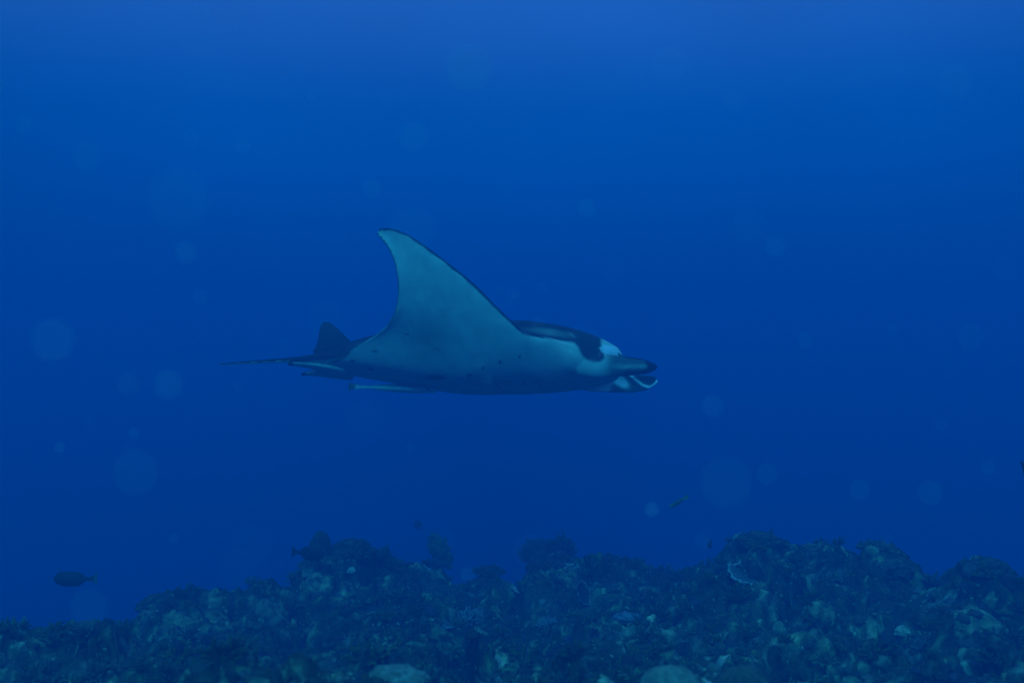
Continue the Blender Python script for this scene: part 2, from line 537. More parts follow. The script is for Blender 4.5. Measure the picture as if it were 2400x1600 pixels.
    P = [Vector((p.x, 0, p.z * k2_)) for p in P]; cen = Vector((cen.x, 0, cen.z * k2_))
    vv = [(p.x, -.008, p.z) for p in P] + [(p.x, .008, p.z) for p in P]
    inner = [cen + (p - cen) * .6 for p in P]
    vv += [(p.x, -.017, p.z) for p in inner] + [(p.x, .017, p.z) for p in inner] + [(cen.x, -.02, cen.z), (cen.x, .02, cen.z)]
    ff = []
    for k in range(n):
        k2 = (k + 1) % n
        ff += [(k, k2, n + k2, n + k), (k2, k, 2 * n + k, 2 * n + k2), (n + k, n + k2, 3 * n + k2, 3 * n + k), (2 * n + k2, 2 * n + k, 4 * n), (3 * n + k, 3 * n + k2, 4 * n + 1)]
    add(vv, ff, [(-2, 0, 0)] * len(vv))
    for sgn in (-1, 1):
        # pelvic fins (code -3)
        pp = [loc(812, 868, 5.4), loc(770, 862, 5.4), loc(730, 858, 5.4), loc(700, 857, 5.4), loc(681, 858, 5.4)]
        pts = [(p.x, sgn * (.10 + .02 * k), p.z) for k, p in enumerate(pp)]
        tube(pts, [.05, .06, .055, .04, .016], [.024, .024, .018, .012, .008], -3, 20, 40)
        # cephalic fins (code -4): a plate rolled into a gutter that opens towards the middle
        near = sgn < 0
        m_, n_ = 44, 26
        if near:
            cp = [(1352, 852), (1395, 856), (1440, 858.5), (1490, 859), (1525, 859), (1543, 859)]; hh = [.056, .068, .060, .050, .040, .026]; dY = 5.17
            et = [.31, .335, .345, .335, .32, .31]
        else:
            cp = [(1352, 852), (1400, 857), (1460, 862), (1520, 864), (1562, 862), (1586, 858)]; hh = [.055, .062, .056, .054, .048, .030]; dY = 5.17
            et = [.30, .34, .355, .345, .325, .31]
        C3 = [loc(p[0], p[1], dY) for p in cp]
        t = np.linspace(0, 1, len(cp)); tq = np.linspace(0, 1, m_)
        cx = pchip(t, [p.x for p in C3], tq); cz = pchip(t, [p.z for p in C3], tq)
        H = pchip(t, hh, tq); E = pchip(t, et, tq)
        if not near: cz = cz + .022
        vv, aa, ff = [], [], []
        for k in range(m_):
            open_ = 0.75 + 0.45 * tq[k]              # how far the arc wraps, radians each way past the flat
            ring_o, ring_i = [], []
            for j in range(n_):
                ang = (j / (n_ - 1) - .5) * 2 * (1.2 + .35 * (1 - tq[k]))
                oz = math.sin(ang); oy = math.cos(ang) - .35
                th = min(.009, H[k] * .4)
                back = 0.030 * (abs(oz) ** 2) * sstep(.5, 1, np.array(tq[k]))
                ring_o.append((cx[k] - back, sgn * (E[k] + H[k] * .75 * oy), cz[k] + H[k] * oz))
                ring_i.append((cx[k] - back, sgn * (E[k] + (H[k] * .75) * oy - th * 2 * math.cos(ang)), cz[k] + (H[k] - th * 1.2) * oz))
            vv += ring_o + ring_i[::-1]
            aa += [(-4, tq[k], (j / (n_ - 1)) * 2 - 1) for j in range(n_)] + [(-5, tq[k], 1 - (j / (n_ - 1)) * 2) for j in range(n_)]
        N = 2 * n_
        for k in range(m_ - 1):
            for j in range(N):
                f = (k * N + j, k * N + (j + 1) % N, (k + 1) * N + (j + 1) % N, (k + 1) * N + j)
                ff.append(f if near else f[::-1])
        f0 = tuple(range(N)); f1 = tuple((m_ - 1) * N + j for j in range(N))
        ff.append(f0[::-1] if near else f0); ff.append(f1 if near else f1[::-1])
        add(vv, ff, aa)
        # brow around the eye (code -6)
        ec = loc(1400, 834, 5.16)
        vv, ff = [], []
        for a_ in range(13):
            for b_ in range(24):
                ph, th = math.pi * a_ / 12, 2 * math.pi * b_ / 24
                vv.append((ec.x - .01 + .075 * math.cos(ph), sgn * (.285 + .062 * math.sin(ph) * math.cos(th)), ec.z + .042 * math.sin(ph) * math.sin(th)))
        for a_ in range(12):
            for b_ in range(24):
                ff.append((a_ * 24 + b_, a_ * 24 + (b_ + 1) % 24, (a_ + 1) * 24 + (b_ + 1) % 24, (a_ + 1) * 24 + b_))
        add(vv, ff, [(-6, 0, 0)] * len(vv))
    verts = np.concatenate(verts); attrs = np.concatenate(attrs)
    src = bpy.data.meshes.new('body')
    src.from_pydata(verts.tolist(), [], faces)
    bm = bmesh.new(); bm.from_mesh(src)
    bmesh.ops.remove_doubles(bm, verts=bm.verts, dist=1e-5)
    bmesh.ops.recalc_face_normals(bm, faces=bm.faces)
    bm.to_mesh(src); bm.free()
    tmp = bpy.data.objects.new('body', src)
    COL.objects.link(tmp)
    md = tmp.modifiers.new('r', 'REMESH'); md.mode = 'VOXEL'; md.voxel_size = .0062
    sm = tmp.modifiers.new('s', 'SMOOTH'); sm.factor = .5; sm.iterations = 6
    dg = bpy.context.evaluated_depsgraph_get()
    me = bpy.data.meshes.new_from_object(tmp.evaluated_get(dg))
    bpy.data.objects.remove(tmp)
    # keep the one connected body
    me.name = 'body'
    nv = len(me.vertices)
    P = np.empty(nv * 3); me.vertices.foreach_get('co', P); P = P.reshape(-1, 3)
    kd = kdtree.KDTree(len(verts))
    for i, v in enumerate(verts): kd.insert(v, i)
    kd.balance()
    ni = np.array([kd.find(p)[1] for p in P])
    A = attrs[ni]
    # pigment ---------------------------------------------------------------
    x, y, z = P.T
    ay = np.abs(y)
    k5 = FPX / 5.15
    u = 1200 + (x - .236) * k5                    # side view of the animal, mirrored left and right
    v = 800 - (z * math.cos(ROLL) + .35 * math.sin(ROLL) - .153) * k5
    # dark / pale division along the side of the head
    bx = [1183, 1207, 1236, 1262, 1309, 1333, 1347, 1357, 1362, 1376, 1389, 1403, 1415, 1418, 1412]
    by = [735, 761, 784, 795, 799, 799, 803, 815, 830, 844, 848, 848, 841, 831, 824]
    wob = 3.0 * noise3(P * 22) + 1.5 * noise3(P * 60 + 9)
    poly = np.array(list(zip(bx, by)) + [(1404, 812), (1412, 806), (1424, 690), (1183, 690)], float)
    pu, pv = u + wob, v + wob
    inside = np.zeros(nv, bool); dist = np.full(nv, 1e9)
    for k in range(len(poly)):
        (ax, ay_), (cx_, cy_) = poly[k], poly[(k + 1) % len(poly)]
        if cy_ != ay_:
            inside ^= ((ay_ > pv) != (cy_ > pv)) & (pu < (cx_ - ax) * (pv - ay_) / (cy_ - ay_) + ax)
        t_ = np.clip(((pu - ax) * (cx_ - ax) + (pv - ay_) * (cy_ - ay_)) / ((cx_ - ax) ** 2 + (cy_ - ay_) ** 2), 0, 1)
        dist = np.minimum(dist, np.hypot(pu - ax - t_ * (cx_ - ax), pv - ay_ - t_ * (cy_ - ay_)))
    side_dark = sstep(-5.5, 4.5, np.where(inside, dist, -dist))
    up = sstep(-.3, .3, A[:, 2])
    eta, cc = A[:, 0], A[:, 1]
    is_body = eta >= 0
    wing = sstep(.42, .52, eta)
    upper = np.where(A[:, 2] > 0, 1.0, 0.0)
    dark = np.where(is_body, upper * wing + (1 - wing) * np.where(u > 1215, side_dark, upper), 0)
    # dark rim of the leading and trailing edges on the underside
    chord = np.interp(eta, rows[:, 0], np.linalg.norm(rows[:, 1:4] - rows[:, 4:7], axis=1))
    rimw = .016 + .006 * noise3(P * 16 + 70)
    rim = sstep(1.0, .55, cc * chord / rimw) * sstep(.5, .62, eta)
    rim2 = sstep(1.0, .5, (1 - cc) * chord / (.011 + .016 * sstep(.62, .5, eta))) * sstep(.02, .1, eta)
    dark = np.where(is_body, np.maximum(dark, np.maximum(rim, rim2 * .85)), dark)
    # pale shoulder flash on the back
    fl = sstep(1.15, .1, np.hypot((u - 1287) / 70, (v - (759 + (u - 1200) * .165)) / 15) + .12 * noise3(P * 14))
    fl *= is_body * (ay < .42)
    fl = fl * (.55 + .45 * noise3(np.stack([x * 5, y * 30, z * 30], 1))) + .6 * sstep(1, .3, np.hypot((u - 1343) / 12, (v - (781 + (u - 1343) * .9)) / 5)) * is_body * (ay < .42)
    dark = dark * (1 - .55 * np.clip(fl, 0, 1.2))
    # pale cheek before the eye, dark snout ridge
    snout = sstep(.8, .4, np.hypot((u - 1455) / 26, (v - (828 + (u - 1455) * .45)) / 7)) * is_body * (ay < .3)
    dark = np.maximum(dark, snout * .9)
    white = np.array((.54, .68, .55)); black = np.array((.020, .022, .026))
    grey = np.zeros(nv)
    # shade at the wing root painted in as a soft patch; small spots of the underside
    low = is_body & (A[:, 2] < 0)
    grey = np.where(low, .42 * sstep(1.1, .1, np.hypot((x + .19) / .20, (eta - .60) / .30) + .15 * noise3(P * 7)), 0)
    grey = np.maximum(grey, np.where(low, .06 * sstep(-.1, -.8, x) * sstep(.9, .2, eta), 0))
    spots = [(952, 783, 9, 2.5, .7), (1023, 818, 10, 4, .6), (878, 823, 8, 3, .6), (826, 846, 6, 3.5, .8), (868, 865, 9, 4.5, .85), (1100, 879, 8, 5, .7), (1132, 862, 4, 5, .8),
             (1172, 849, 4, 5, .8), (1218, 836, 4, 5, .75), (1020, 884, 30, 7, .8), (905, 897, 10, 3, .6), (940, 858, 6, 2, .4), (1050, 850, 4, 2, .35)]
    vs_ = np.zeros(nv)
    # spots lie by the side view of the near flank
    Wp = np.array(MROT) @ np.stack([x, -ay, z])
    su = 1200 + (x - .236) * FPX / (5.5 - np.minimum(ay, 1.5)); sv = 800 - (Wp[2] + MC.z) * FPX / (5.5 - np.minimum(ay, 1.5))
    for a_, b_, ra, rb, st_ in spots:
        vs_ = np.maximum(vs_, st_ * sstep(1.25, .6, np.hypot((su - a_) / ra, (sv - b_) / rb) + .3 * noise3(P * 30)))
    grey = np.maximum(grey, np.where(low | True, vs_ * low, 0))
    # gill slits
    for g in range(5):
        gx = .46 - .075 * g
        ln = np.exp(-((x - gx + .25 * (ay - .18)) / .006) ** 2) * sstep(.10, .13, ay) * sstep(.27, .24, ay)
        grey = np.maximum(grey, np.where(low, ln * .4, 0))
    dark = np.maximum(dark, grey)
    code = eta
    dark = np.where(code == -1, sstep(-.62, -.3, A[:, 2] + .7 * (A[:, 1] < .45)), dark)                     # tail: dark above, pale below
    dark = np.where(code == -2, .97, dark)
    dark = np.where(code == -3, np.maximum.reduce([sstep(.72, .86, A[:, 1]), .93 * sstep(.05, .35, A[:, 2]), np.full(nv, .12)]), dark)
    outer = sstep(.70, .82, A[:, 1] + .06 * noise3(P * 25)) + .8 * sstep(.2, .8, np.abs(A[:, 2] - .1)) * sstep(.3, .5, A[:, 1]) + .55 * sstep(.35, .55, A[:, 1])
    glint = np.exp(-((A[:, 2] + .05 - .25 * (A[:, 1] - .6)) / .16) ** 2) * sstep(.30, .5, A[:, 1]) * sstep(.80, .66, A[:, 1])  # highlight along the near mouth fin, painted as a pale streak
    outer = np.maximum(outer, .84 * sstep(.22, .42, A[:, 1])) * (1 - .62 * glint)
    dark = np.where(code == -4, np.clip(np.maximum(outer, side_dark * (A[:, 1] < .4)), 0, 1), dark)
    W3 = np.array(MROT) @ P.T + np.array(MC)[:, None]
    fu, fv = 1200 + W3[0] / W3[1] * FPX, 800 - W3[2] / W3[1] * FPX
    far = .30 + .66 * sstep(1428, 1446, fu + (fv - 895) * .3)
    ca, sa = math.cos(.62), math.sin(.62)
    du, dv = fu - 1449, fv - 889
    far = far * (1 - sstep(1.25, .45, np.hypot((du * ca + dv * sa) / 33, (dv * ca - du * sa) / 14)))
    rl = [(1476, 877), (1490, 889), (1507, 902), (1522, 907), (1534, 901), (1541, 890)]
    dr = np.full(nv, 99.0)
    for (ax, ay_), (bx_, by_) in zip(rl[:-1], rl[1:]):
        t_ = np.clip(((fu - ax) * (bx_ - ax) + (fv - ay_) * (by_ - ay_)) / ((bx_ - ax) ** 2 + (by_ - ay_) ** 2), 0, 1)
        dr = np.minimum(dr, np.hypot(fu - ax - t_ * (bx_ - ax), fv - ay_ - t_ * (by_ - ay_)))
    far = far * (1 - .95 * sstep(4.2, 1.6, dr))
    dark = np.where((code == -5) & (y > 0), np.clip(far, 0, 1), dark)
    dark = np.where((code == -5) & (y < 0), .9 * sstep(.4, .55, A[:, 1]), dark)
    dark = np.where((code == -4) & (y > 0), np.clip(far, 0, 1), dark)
    dark = np.where(code == -6, side_dark, dark)
    tint = white * (1 - dark[:, None]) + black * dark[:, None]
    cheek = (is_body * sstep(1.15, .5, np.hypot((u - 1432 - .6 * (v - 818)) / 30, (v - 818) / 15) + .35 * noise3(P * 30)))[:, None] * np.clip(1 - dark * 1.5, 0, 1)[:, None]
    tint = tint * (1 - cheek) + np.array((.84, .84, .86)) * cheek
    fin_white = np.where((code <= -4) & (code >= -5) & (y > 0), np.clip(1 - dark * 1.6, 0, 1), 0)[:, None]  # white skin of the far mouth fin
    tint = tint * (1 - fin_white) + np.array((.86, .86, .86)) * fin_white
    me.polygons.foreach_set('use_smooth', np.ones(len(me.polygons), dtype=bool))
    me.materials.clear(); me.materials.append(M_SKIN)
    set_cols(me, tint)
    body = bpy.data.objects.new('body', me)
    COL.objects.link(body)
    body.parent = root
    ec = loc(1401, 835, 5.15)
    for sgn in (-1, 1):
        bm = bmesh.new()
        bmesh.ops.create_uvsphere(bm, u_segments=24, v_segments=16, radius=.027)
        me_ = bpy.data.meshes.new('eye'); bm.to_mesh(me_); bm.free()
        me_.polygons.foreach_set('use_smooth', np.ones(len(me_.polygons), dtype=bool))
        me_.materials.append(M_EYE)
        eo = bpy.data.objects.new('eye', me_)
        COL.objects.link(eo)
        eo.parent = root
        eo.location = (ec.x + .012, sgn * .332, ec.z)
    return root
build_manta()

# ------------------------------------------------------------------ fish
def fish_mesh(L, H, W, top, bot, fork, cols, n=40, m=22):
    """one skin from snout (+x) to tail end (-x); top / bot are lists of (t, height) of the outline"""
    tq = np.linspace(0, 1, n)
    T = pchip([p[0] for p in top], [p[1] for p in top], tq) * H
    B = pchip([p[0] for p in bot], [p[1] for p in bot], tq) * H
    wd = pchip([0, .08, .3, .6, .8, .86, 1], [.05, .55, 1, .6, .14, .05, .03], tq) * W
    core = pchip([0, .08, .35, .6, .8, .86, 1], [.1, .6, 1, .75, .95, 1, 1], tq)
    vv, ff, cc = [], [], []
    for k in range(n):
        for j in range(m):
            a = 2 * math.pi * j / m
            sz, sy = math.sin(a), math.cos(a)
            zz = (T[k] if sz > 0 else B[k]) * abs(sz) * (1 if sz > 0 else -1)
            yy = wd[k] * sy * (1 - .55 * abs(sz) ** 1.5) if abs(sz) < .95 else wd[k] * sy * .3
            sweep = -fork * L * (abs(sz) ** 1.6) * float(sstep(.86, 1, np.array(tq[k])))
            vv.append((L * (.5 - tq[k]) + sweep, yy, zz))
            cc.append(cols(tq[k], sz))
    for k in range(n - 1):
        for j in range(m):
            ff.append((k * m + j, k * m + (j + 1) % m, (k + 1) * m + (j + 1) % m, (k + 1) * m + j))
    ff.append(tuple(reversed(range(m)))); ff.append(tuple((n - 1) * m + j for j in range(m)))
    return vv, ff, cc
def fish(name, label, cat, pos, yaw, pitch, L, H, W, top, bot, fork, cols, group=None, eye=True):
    root = bpy.data.objects.new(name, None)
    COL.objects.link(root)
    root.location = pos
    root.rotation_euler = (0, pitch, yaw)
    tag(root, label, cat, group)
    vv, ff, cc = fish_mesh(L, H, W, top, bot, fork, cols)
    link_mesh('body', vv, ff, M_FISH, root, cols=np.array(cc))
    if eye:
        for s in (-1, 1):
            bm = bmesh.new()
            bmesh.ops.create_uvsphere(bm, u_segments=12, v_segments=8, radius=min(L * .022, H * .32))
            me = bpy.data.meshes.new('eye'); bm.to_mesh(me); bm.free()
            me.materials.append(M_EYE)
            e = bpy.data.objects.new('eye', me); COL.objects.link(e); e.parent = root
            e.location = (L * .40, s * W * .62, H * .14)
    return root
TOP_STD = [(0, .05), (.08, .55), (.2, .92), (.4, 1.0), (.62, .85), (.72, .5), (.8, .26), (.86, .30), (1, .85)]
BOT_STD = [(0, .05), (.08, .45), (.2, .8), (.4, 1.0), (.62, .8), (.72, .42), (.8, .24), (.86, .28), (1, .80)]
TOP_OV = [(0, .12), (.06, .62), (.16, .95), (.35, 1.0), (.56, .95), (.68, .66), (.77, .26), (.84, .26), (1, .78)]
BOT_OV = [(0, .10), (.06, .52), (.16, .85), (.4, 1.0), (.58, .92), (.68, .6), (.77, .24), (.84, .24), (1, .72)]
def c_dark(t, s): return (.16, .20, .15) if t > .93 else ((.034, .042, .034) if t < .72 else (.05, .06, .03))
fish('reef_fish', 'dark oval fish with a pale tail edge in open water at lower left', 'fish', at(176, 1356, 5.2), R(182), 0, .222, .040, .022, TOP_OV, BOT_OV, .02, c_dark)
SL_T = [(0, .1), (.08, .6), (.25, 1), (.6, .9), (.8, .45), (.86, .5), (1, 1.3)]
def c_yel(t, s): return (.26, .30, .04) if (t < .2 or t > .72) else (.12, .15, .05)
fish('slender_fish', 'slender yellow green fish tilted nose down above the reef, right of the manta head', 'fish', at(1590, 1176, 6.4), R(180), R(31), .135, .015, .011, SL_T, SL_T, .03, c_yel)
def c_drk(t, s): return (.03, .035, .03)
fish('damselfish', 'tiny dark fish in open water above the bushy soft coral', 'fish', at(981, 1229, 10.0), R(120), R(10), .16, .05, .03, TOP_STD, BOT_STD, .03, c_drk, eye=False)
fish('damselfish', 'tiny dark upright fish beside the left shoulder of the right hand reef hump', 'fish', at(1664, 1274, 6.2), R(100), R(50), .07, .026, .014, TOP_STD, BOT_STD, .03, c_drk, eye=False)
fish('reef_fish', 'dark fish whose tail sticks out on the left of the tall reef mound', 'fish', at(724, 1296, 5.85), R(-4), R(4), .20, .045, .026, TOP_STD, BOT_STD, .02, c_drk, eye=False)
fish('reef_fish', 'dark tail of a fish leaving at the right edge of the picture', 'fish', at(2440, 1080, 3.2), R(25), R(-20), .17, .05, .02, TOP_STD, BOT_STD, .03, c_drk, eye=False)
RM_T = [(0, .5), (.06, .8), (.25, 1), (.6, .75), (.8, .35), (.88, .4), (1, .95)]
def c_rem(t, s): return (.13, .16, .12) if t > .93 else ((.60, .66, .60) if s < .3 else (.30, .34, .31))
fish('remora', 'pale slender remora swimming under the belly of the manta ray', 'fish', at(922, 909, 5.40), R(2), R(2.2), .47, .024, .024, RM_T, RM_T, .02, c_rem)

# ------------------------------------------------------------------ corals told apart one by one
def ico(sub):
    bm = bmesh.new()
    bmesh.ops.create_icosphere(bm, subdivisions=sub, radius=1)
    v = np.array([p.co[:] for p in bm.verts]); f = [[q.index for q in p.verts] for p in bm.faces]
    bm.free()
    return v, np.array(f)
ICO5, ICO4, ICO3, ICO2, ICO1 = ico(6), ico(5), ico(4), ico(2), ico(1)
def coral(name, label, cat, pos, vv, ff, tint, group=None, rot=0.0):
    o = link_mesh(name, vv, ff if isinstance(ff, list) else ff.tolist(), M_CORAL, cols=tint) if len(vv) < 20000 else link_mesh(name, vv, ff, M_CORAL, cols=tint)
    o.location = pos
    o.rotation_euler = (0, 0, rot)
    tag(o, label, cat, group)
    return o
def lump(seed, rx, ry, rz, rough=.25, freq=1.6, knob=.0, kfreq=7.0, col=(.10, .12, .08), col2=(.3, .34, .24), patch=.3, base=ICO4):
    v, f = base
    d = v + 0
    r = 1 + rough * fbm(d * freq + seed * 13.7, 4)
    if knob:
        r = r + knob * np.clip(noise3(d * kfreq + seed * 3.1), -.3, .6) + knob * .5 * noise3(d * kfreq * 2.3 + seed)
    P = d * r[:, None] * np.array((rx, ry, rz))
    P[:, 2] = np.where(P[:, 2] < 0, P[:, 2] * .6, P[:, 2])
    k = sstep(.5 - patch, .9 - patch, fbm(d * 3.3 + seed * 5, 4) + .35)[:, None]
    return P, f, np.array(col) * (1 - k) + np.array(col2) * k
def branches(seed, rx, ry, rz, n, thick, col, tipcol, twigs=3):
    """a bush of short forking branches"""
    rs = np.random.default_rng(seed)
    V, F, T = [], [], []
    def limb(a, b, r0, r1, c0, c1):
        o = len(V)
        a, b = Vector(a), Vector(b)
        d = (b - a)
        if d.length < 1e-6: return
        q = d.to_track_quat('Z', 'Y')
        for k, (p, r, c) in enumerate(((a, r0, c0), ((a + b) / 2 + Vector(rs.normal(size=3) * r0 * .5), (r0 + r1) / 2 * 1.05, [(i + j) / 2 for i, j in zip(c0, c1)]), (b, r1, c1))):
            for j in range(6):
                an = j * math.pi / 3
                V.append(tuple(p + q @ Vector((r * math.cos(an), r * math.sin(an), 0)))); T.append(c)
        V.append(tuple(b + d.normalized() * r1 * .8)); T.append(c1)
        for k in (0, 1):
            for j in range(6):
                F.append((o + k * 6 + j, o + k * 6 + (j + 1) % 6, o + (k + 1) * 6 + (j + 1) % 6))
                F.append((o + k * 6 + j, o + (k + 1) * 6 + (j + 1) % 6, o + (k + 1) * 6 + j))
        for j in range(6):
            F.append((o + 12 + j, o + 12 + (j + 1) % 6, o + 18))
    for i in range(n):
        th = rs.uniform(0, 2 * math.pi); ph = math.acos(rs.uniform(.05, 1)) 
        d = np.array((math.sin(ph) * math.cos(th) * rx, math.sin(ph) * math.sin(th) * ry, math.cos(ph) * rz)) * rs.uniform(.75, 1.05)
        m_ = d * rs.uniform(.45, .65)
        limb((0, 0, -.1 * rz), m_, thick * 1.25, thick, col, col)
        limb(m_, d, thick, thick * .7, col, tipcol)
        for _ in range(twigs):
            e = m_ + (d - m_) * rs.uniform(.1, .7)
            g = e + d / np.linalg.norm(d) * .25 * rz + rs.normal(size=3) * .16 * min(rx, rz) + np.array((0, 0, .08 * rz))
            limb(e, g, thick * .75, thick * .5, col, tipcol)
    return np.array(V), np.array(F), np.array(T)
def leafy(seed, rx, ry, rz, n, size, col, col2):
    """a soft bushy crown of many small lobes on a short stalk"""
    rs = np.random.default_rng(seed)
    v, f = ICO1
    V, F, T = [], [], []
    cl = rs.normal(size=(9, 3)); cl /= np.linalg.norm(cl, axis=1)[:, None]
    cl[:, 2] = np.abs(cl[:, 2]) * 1.2 - .2
    for i in range(n):
        b = cl[rs.integers(len(cl))] * rs.uniform(.35, .85)
        p = (b + rs.normal(size=3) * .2) * np.array((rx, ry, rz)) + np.array((0, 0, rz * .55))
        s = size * rs.uniform(.5, 1.3)
        q = v * (1 + rs.normal(size=(len(v), 1)) * .25) * s * np.array((1, 1, rs.uniform(.5, 1.2)))
        o = sum(len(a) for a in V)
        V.append(q + p); F.append(f + o); k = rs.uniform()
        T.append(np.tile(np.array(col) * (1 - k) + np.array(col2) * k, (len(v), 1)))
    st = np.array([(rx * .18 * math.cos(a) * (1.4 - .5 * h), ry * .18 * math.sin(a) * (1.4 - .5 * h), h * rz * .8) for h in (-.2, .5, 1) for a in np.linspace(0, 2 * math.pi, 9)[:-1]])
    o = sum(len(a) for a in V)
    V.append(st); T.append(np.tile(np.array(col), (24, 1)))
    ff = []
    for k in (0, 1):
        for j in range(8):
            a_, b_, c_, d_ = o + k * 8 + j, o + k * 8 + (j + 1) % 8, o + (k + 1) * 8 + (j + 1) % 8, o + (k + 1) * 8 + j
            ff += [(a_, b_, c_), (a_, c_, d_)]
    F.append(np.array(ff))
    return np.concatenate(V), np.concatenate(F), np.concatenate(T)
def plate(seed, r, thick, tilt, col, rimcol, bowl=.25):
    """a tilted, slightly dished plate with a wavy rim"""
    rs = np.random.default_rng(seed)
    nr, na = 12, 60
    V, F, T = [], [], []
    ph = rs.uniform(0, 6, 4)
    def pt(i, j, low):
        an = 2 * math.pi * j / na
        q = i / nr
        rad = r * q * (1 + .16 * math.sin(2 * an + ph[0]) + .10 * math.sin(5 * an + ph[1]) + .05 * math.sin(11 * an + ph[2]))
        zz = bowl * r * q * q + .06 * r * q * math.sin(4 * an + ph[3]) + rs.normal() * .004
        return (rad * math.cos(an), rad * math.sin(an), zz - (thick * (1.6 - q) if low else 0) - (.5 * r * (1 - q) ** 3 if low else 0))
    for low in (0, 1):
        for i in range(nr + 1):
            for j in range(na):
                V.append(pt(i, j, low)); T.append(rimcol if i >= nr - 1 else col)
    for low in (0, 1):
        o = low * (nr + 1) * na
        for i in range(nr):
            for j in range(na):
                a_, b_, c_, d_ = o + i * na + j, o + i * na + (j + 1) % na, o + (i + 1) * na + (j + 1) % na, o + (i + 1) * na + j
                F.append((a_, d_, c_, b_) if not low else (a_, b_, c_, d_))
    o2 = (nr + 1) * na
    for j in range(na):
        a_, b_ = nr * na + j, nr * na + (j + 1) % na
        F.append((a_, o2 + a_, o2 + b_, b_))
    P = np.array(V) @ np.array(Matrix.Rotation(tilt, 3, 'X')).T
    return P, F, np.array(T)

def clumps(parts):
    V, F, T, o = [], [], [], 0
    for (v, f, t), off in parts:
        V.append(np.asarray(v) + np.array(off)); F.append(np.asarray(f) + o); T.append(t); o += len(v)
    return np.concatenate(V), np.concatenate(F), np.concatenate(T)
# (builder, photo px of the middle, photo py of the foot, ...)
def crest(px, top, wpx, sink=.03, tilt=1.0):
    """the highest ground seen at photo column px; returns the foot, the half width and the height up to photo row top"""
    m = (RP[:, 1] > 2.6) & (RP[:, 1] < 9)
    q = RP[m]
    uu = 1200 + q[:, 0] / q[:, 1] * FPX
    vv_ = 800 - q[:, 2] / q[:, 1] * FPX
    j = np.argmin(np.where(np.abs(uu - px) < 7, vv_, 1e9))
    p = Vector(q[j]); p.x = (px - 1200) / FPX * p.y
    return p - Vector((0, 0, sink)), wpx / FPX * p.y * .5, max(.04, (vv_[j] - top) / FPX * p.y + sink)
def put(px, py, sink=.02):
    p, n = on_reef(px, py)
    return p - Vector((0, 0, sink))
def sz(px_w, p):
    return px_w / FPX * p.y * .5

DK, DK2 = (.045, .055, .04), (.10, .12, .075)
p = at(1572, 1640, 2.95); r = sz(165, p)
coral('brain_coral', 'smooth pale dome coral rising at the bottom edge, right of centre', 'coral', p, *lump(3, r, r * .9, r * .98, .05, 1.3, .03, 26, (.20, .24, .15), (.26, .30, .20), .3))
p = at(1745, 1640, 2.95); r = sz(160, p)
coral('brain_coral', 'dim smooth dome coral at the bottom edge, just right of the pale dome', 'coral', p, *lump(5, r, r * .9, r * .98, .06, 1.3, .03, 22, (.07, .09, .055), (.11, .13, .08), .3), rot=.8)
p = at(925, 1612, 3.0); r = sz(165, p)
coral('massive_coral', 'flat topped knobbly pale boulder coral at the bottom edge, left of centre', 'coral', p, *lump(8, r, r * .8, r * .62, .14, 1.5, .12, 9, (.17, .20, .13), (.30, .34, .24), .35))
p = at(790, 1618, 3.0); r = sz(90, p)
coral('massive_coral', 'smaller lumpy boulder coral beside the flat topped boulder at the bottom edge', 'coral', p, *lump(9, r, r * .8, r * .7, .2, 1.5, .12, 9, (.12, .15, .09), (.26, .30, .22), .35), rot=1)
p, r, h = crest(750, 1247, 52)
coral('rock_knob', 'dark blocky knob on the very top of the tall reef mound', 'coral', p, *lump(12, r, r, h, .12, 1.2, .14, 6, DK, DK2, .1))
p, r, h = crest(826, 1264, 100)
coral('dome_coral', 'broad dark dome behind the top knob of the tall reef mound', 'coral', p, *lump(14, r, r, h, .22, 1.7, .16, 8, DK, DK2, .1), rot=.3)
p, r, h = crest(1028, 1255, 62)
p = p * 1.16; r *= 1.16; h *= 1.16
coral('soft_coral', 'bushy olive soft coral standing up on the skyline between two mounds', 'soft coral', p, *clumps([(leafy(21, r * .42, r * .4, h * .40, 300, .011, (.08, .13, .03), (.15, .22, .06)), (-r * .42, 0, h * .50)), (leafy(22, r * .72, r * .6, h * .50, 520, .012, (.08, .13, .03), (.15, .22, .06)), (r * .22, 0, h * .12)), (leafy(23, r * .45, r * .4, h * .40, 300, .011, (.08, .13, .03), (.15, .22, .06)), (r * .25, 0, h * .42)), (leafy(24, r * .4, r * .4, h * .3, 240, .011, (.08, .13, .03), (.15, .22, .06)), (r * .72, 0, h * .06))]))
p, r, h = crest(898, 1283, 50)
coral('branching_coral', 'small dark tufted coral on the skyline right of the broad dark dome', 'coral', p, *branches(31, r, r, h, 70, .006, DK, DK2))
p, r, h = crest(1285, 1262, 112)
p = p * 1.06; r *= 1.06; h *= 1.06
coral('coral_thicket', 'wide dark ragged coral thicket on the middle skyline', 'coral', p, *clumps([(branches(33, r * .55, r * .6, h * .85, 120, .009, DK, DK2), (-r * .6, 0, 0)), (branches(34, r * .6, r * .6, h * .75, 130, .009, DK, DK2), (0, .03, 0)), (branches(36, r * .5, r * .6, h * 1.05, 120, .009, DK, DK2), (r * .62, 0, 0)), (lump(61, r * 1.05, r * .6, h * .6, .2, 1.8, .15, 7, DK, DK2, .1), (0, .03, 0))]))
p = put(1344, 1328); r = sz(46, p)
coral('staghorn_coral', 'pale forked coral with thick arms below the dark ragged thicket', 'coral', p, *branches(35, r, r * .7, r * .9, 7, .011, (.30, .34, .30), (.45, .50, .44), 1))
p = put(1362, 1398); r = sz(52, p)
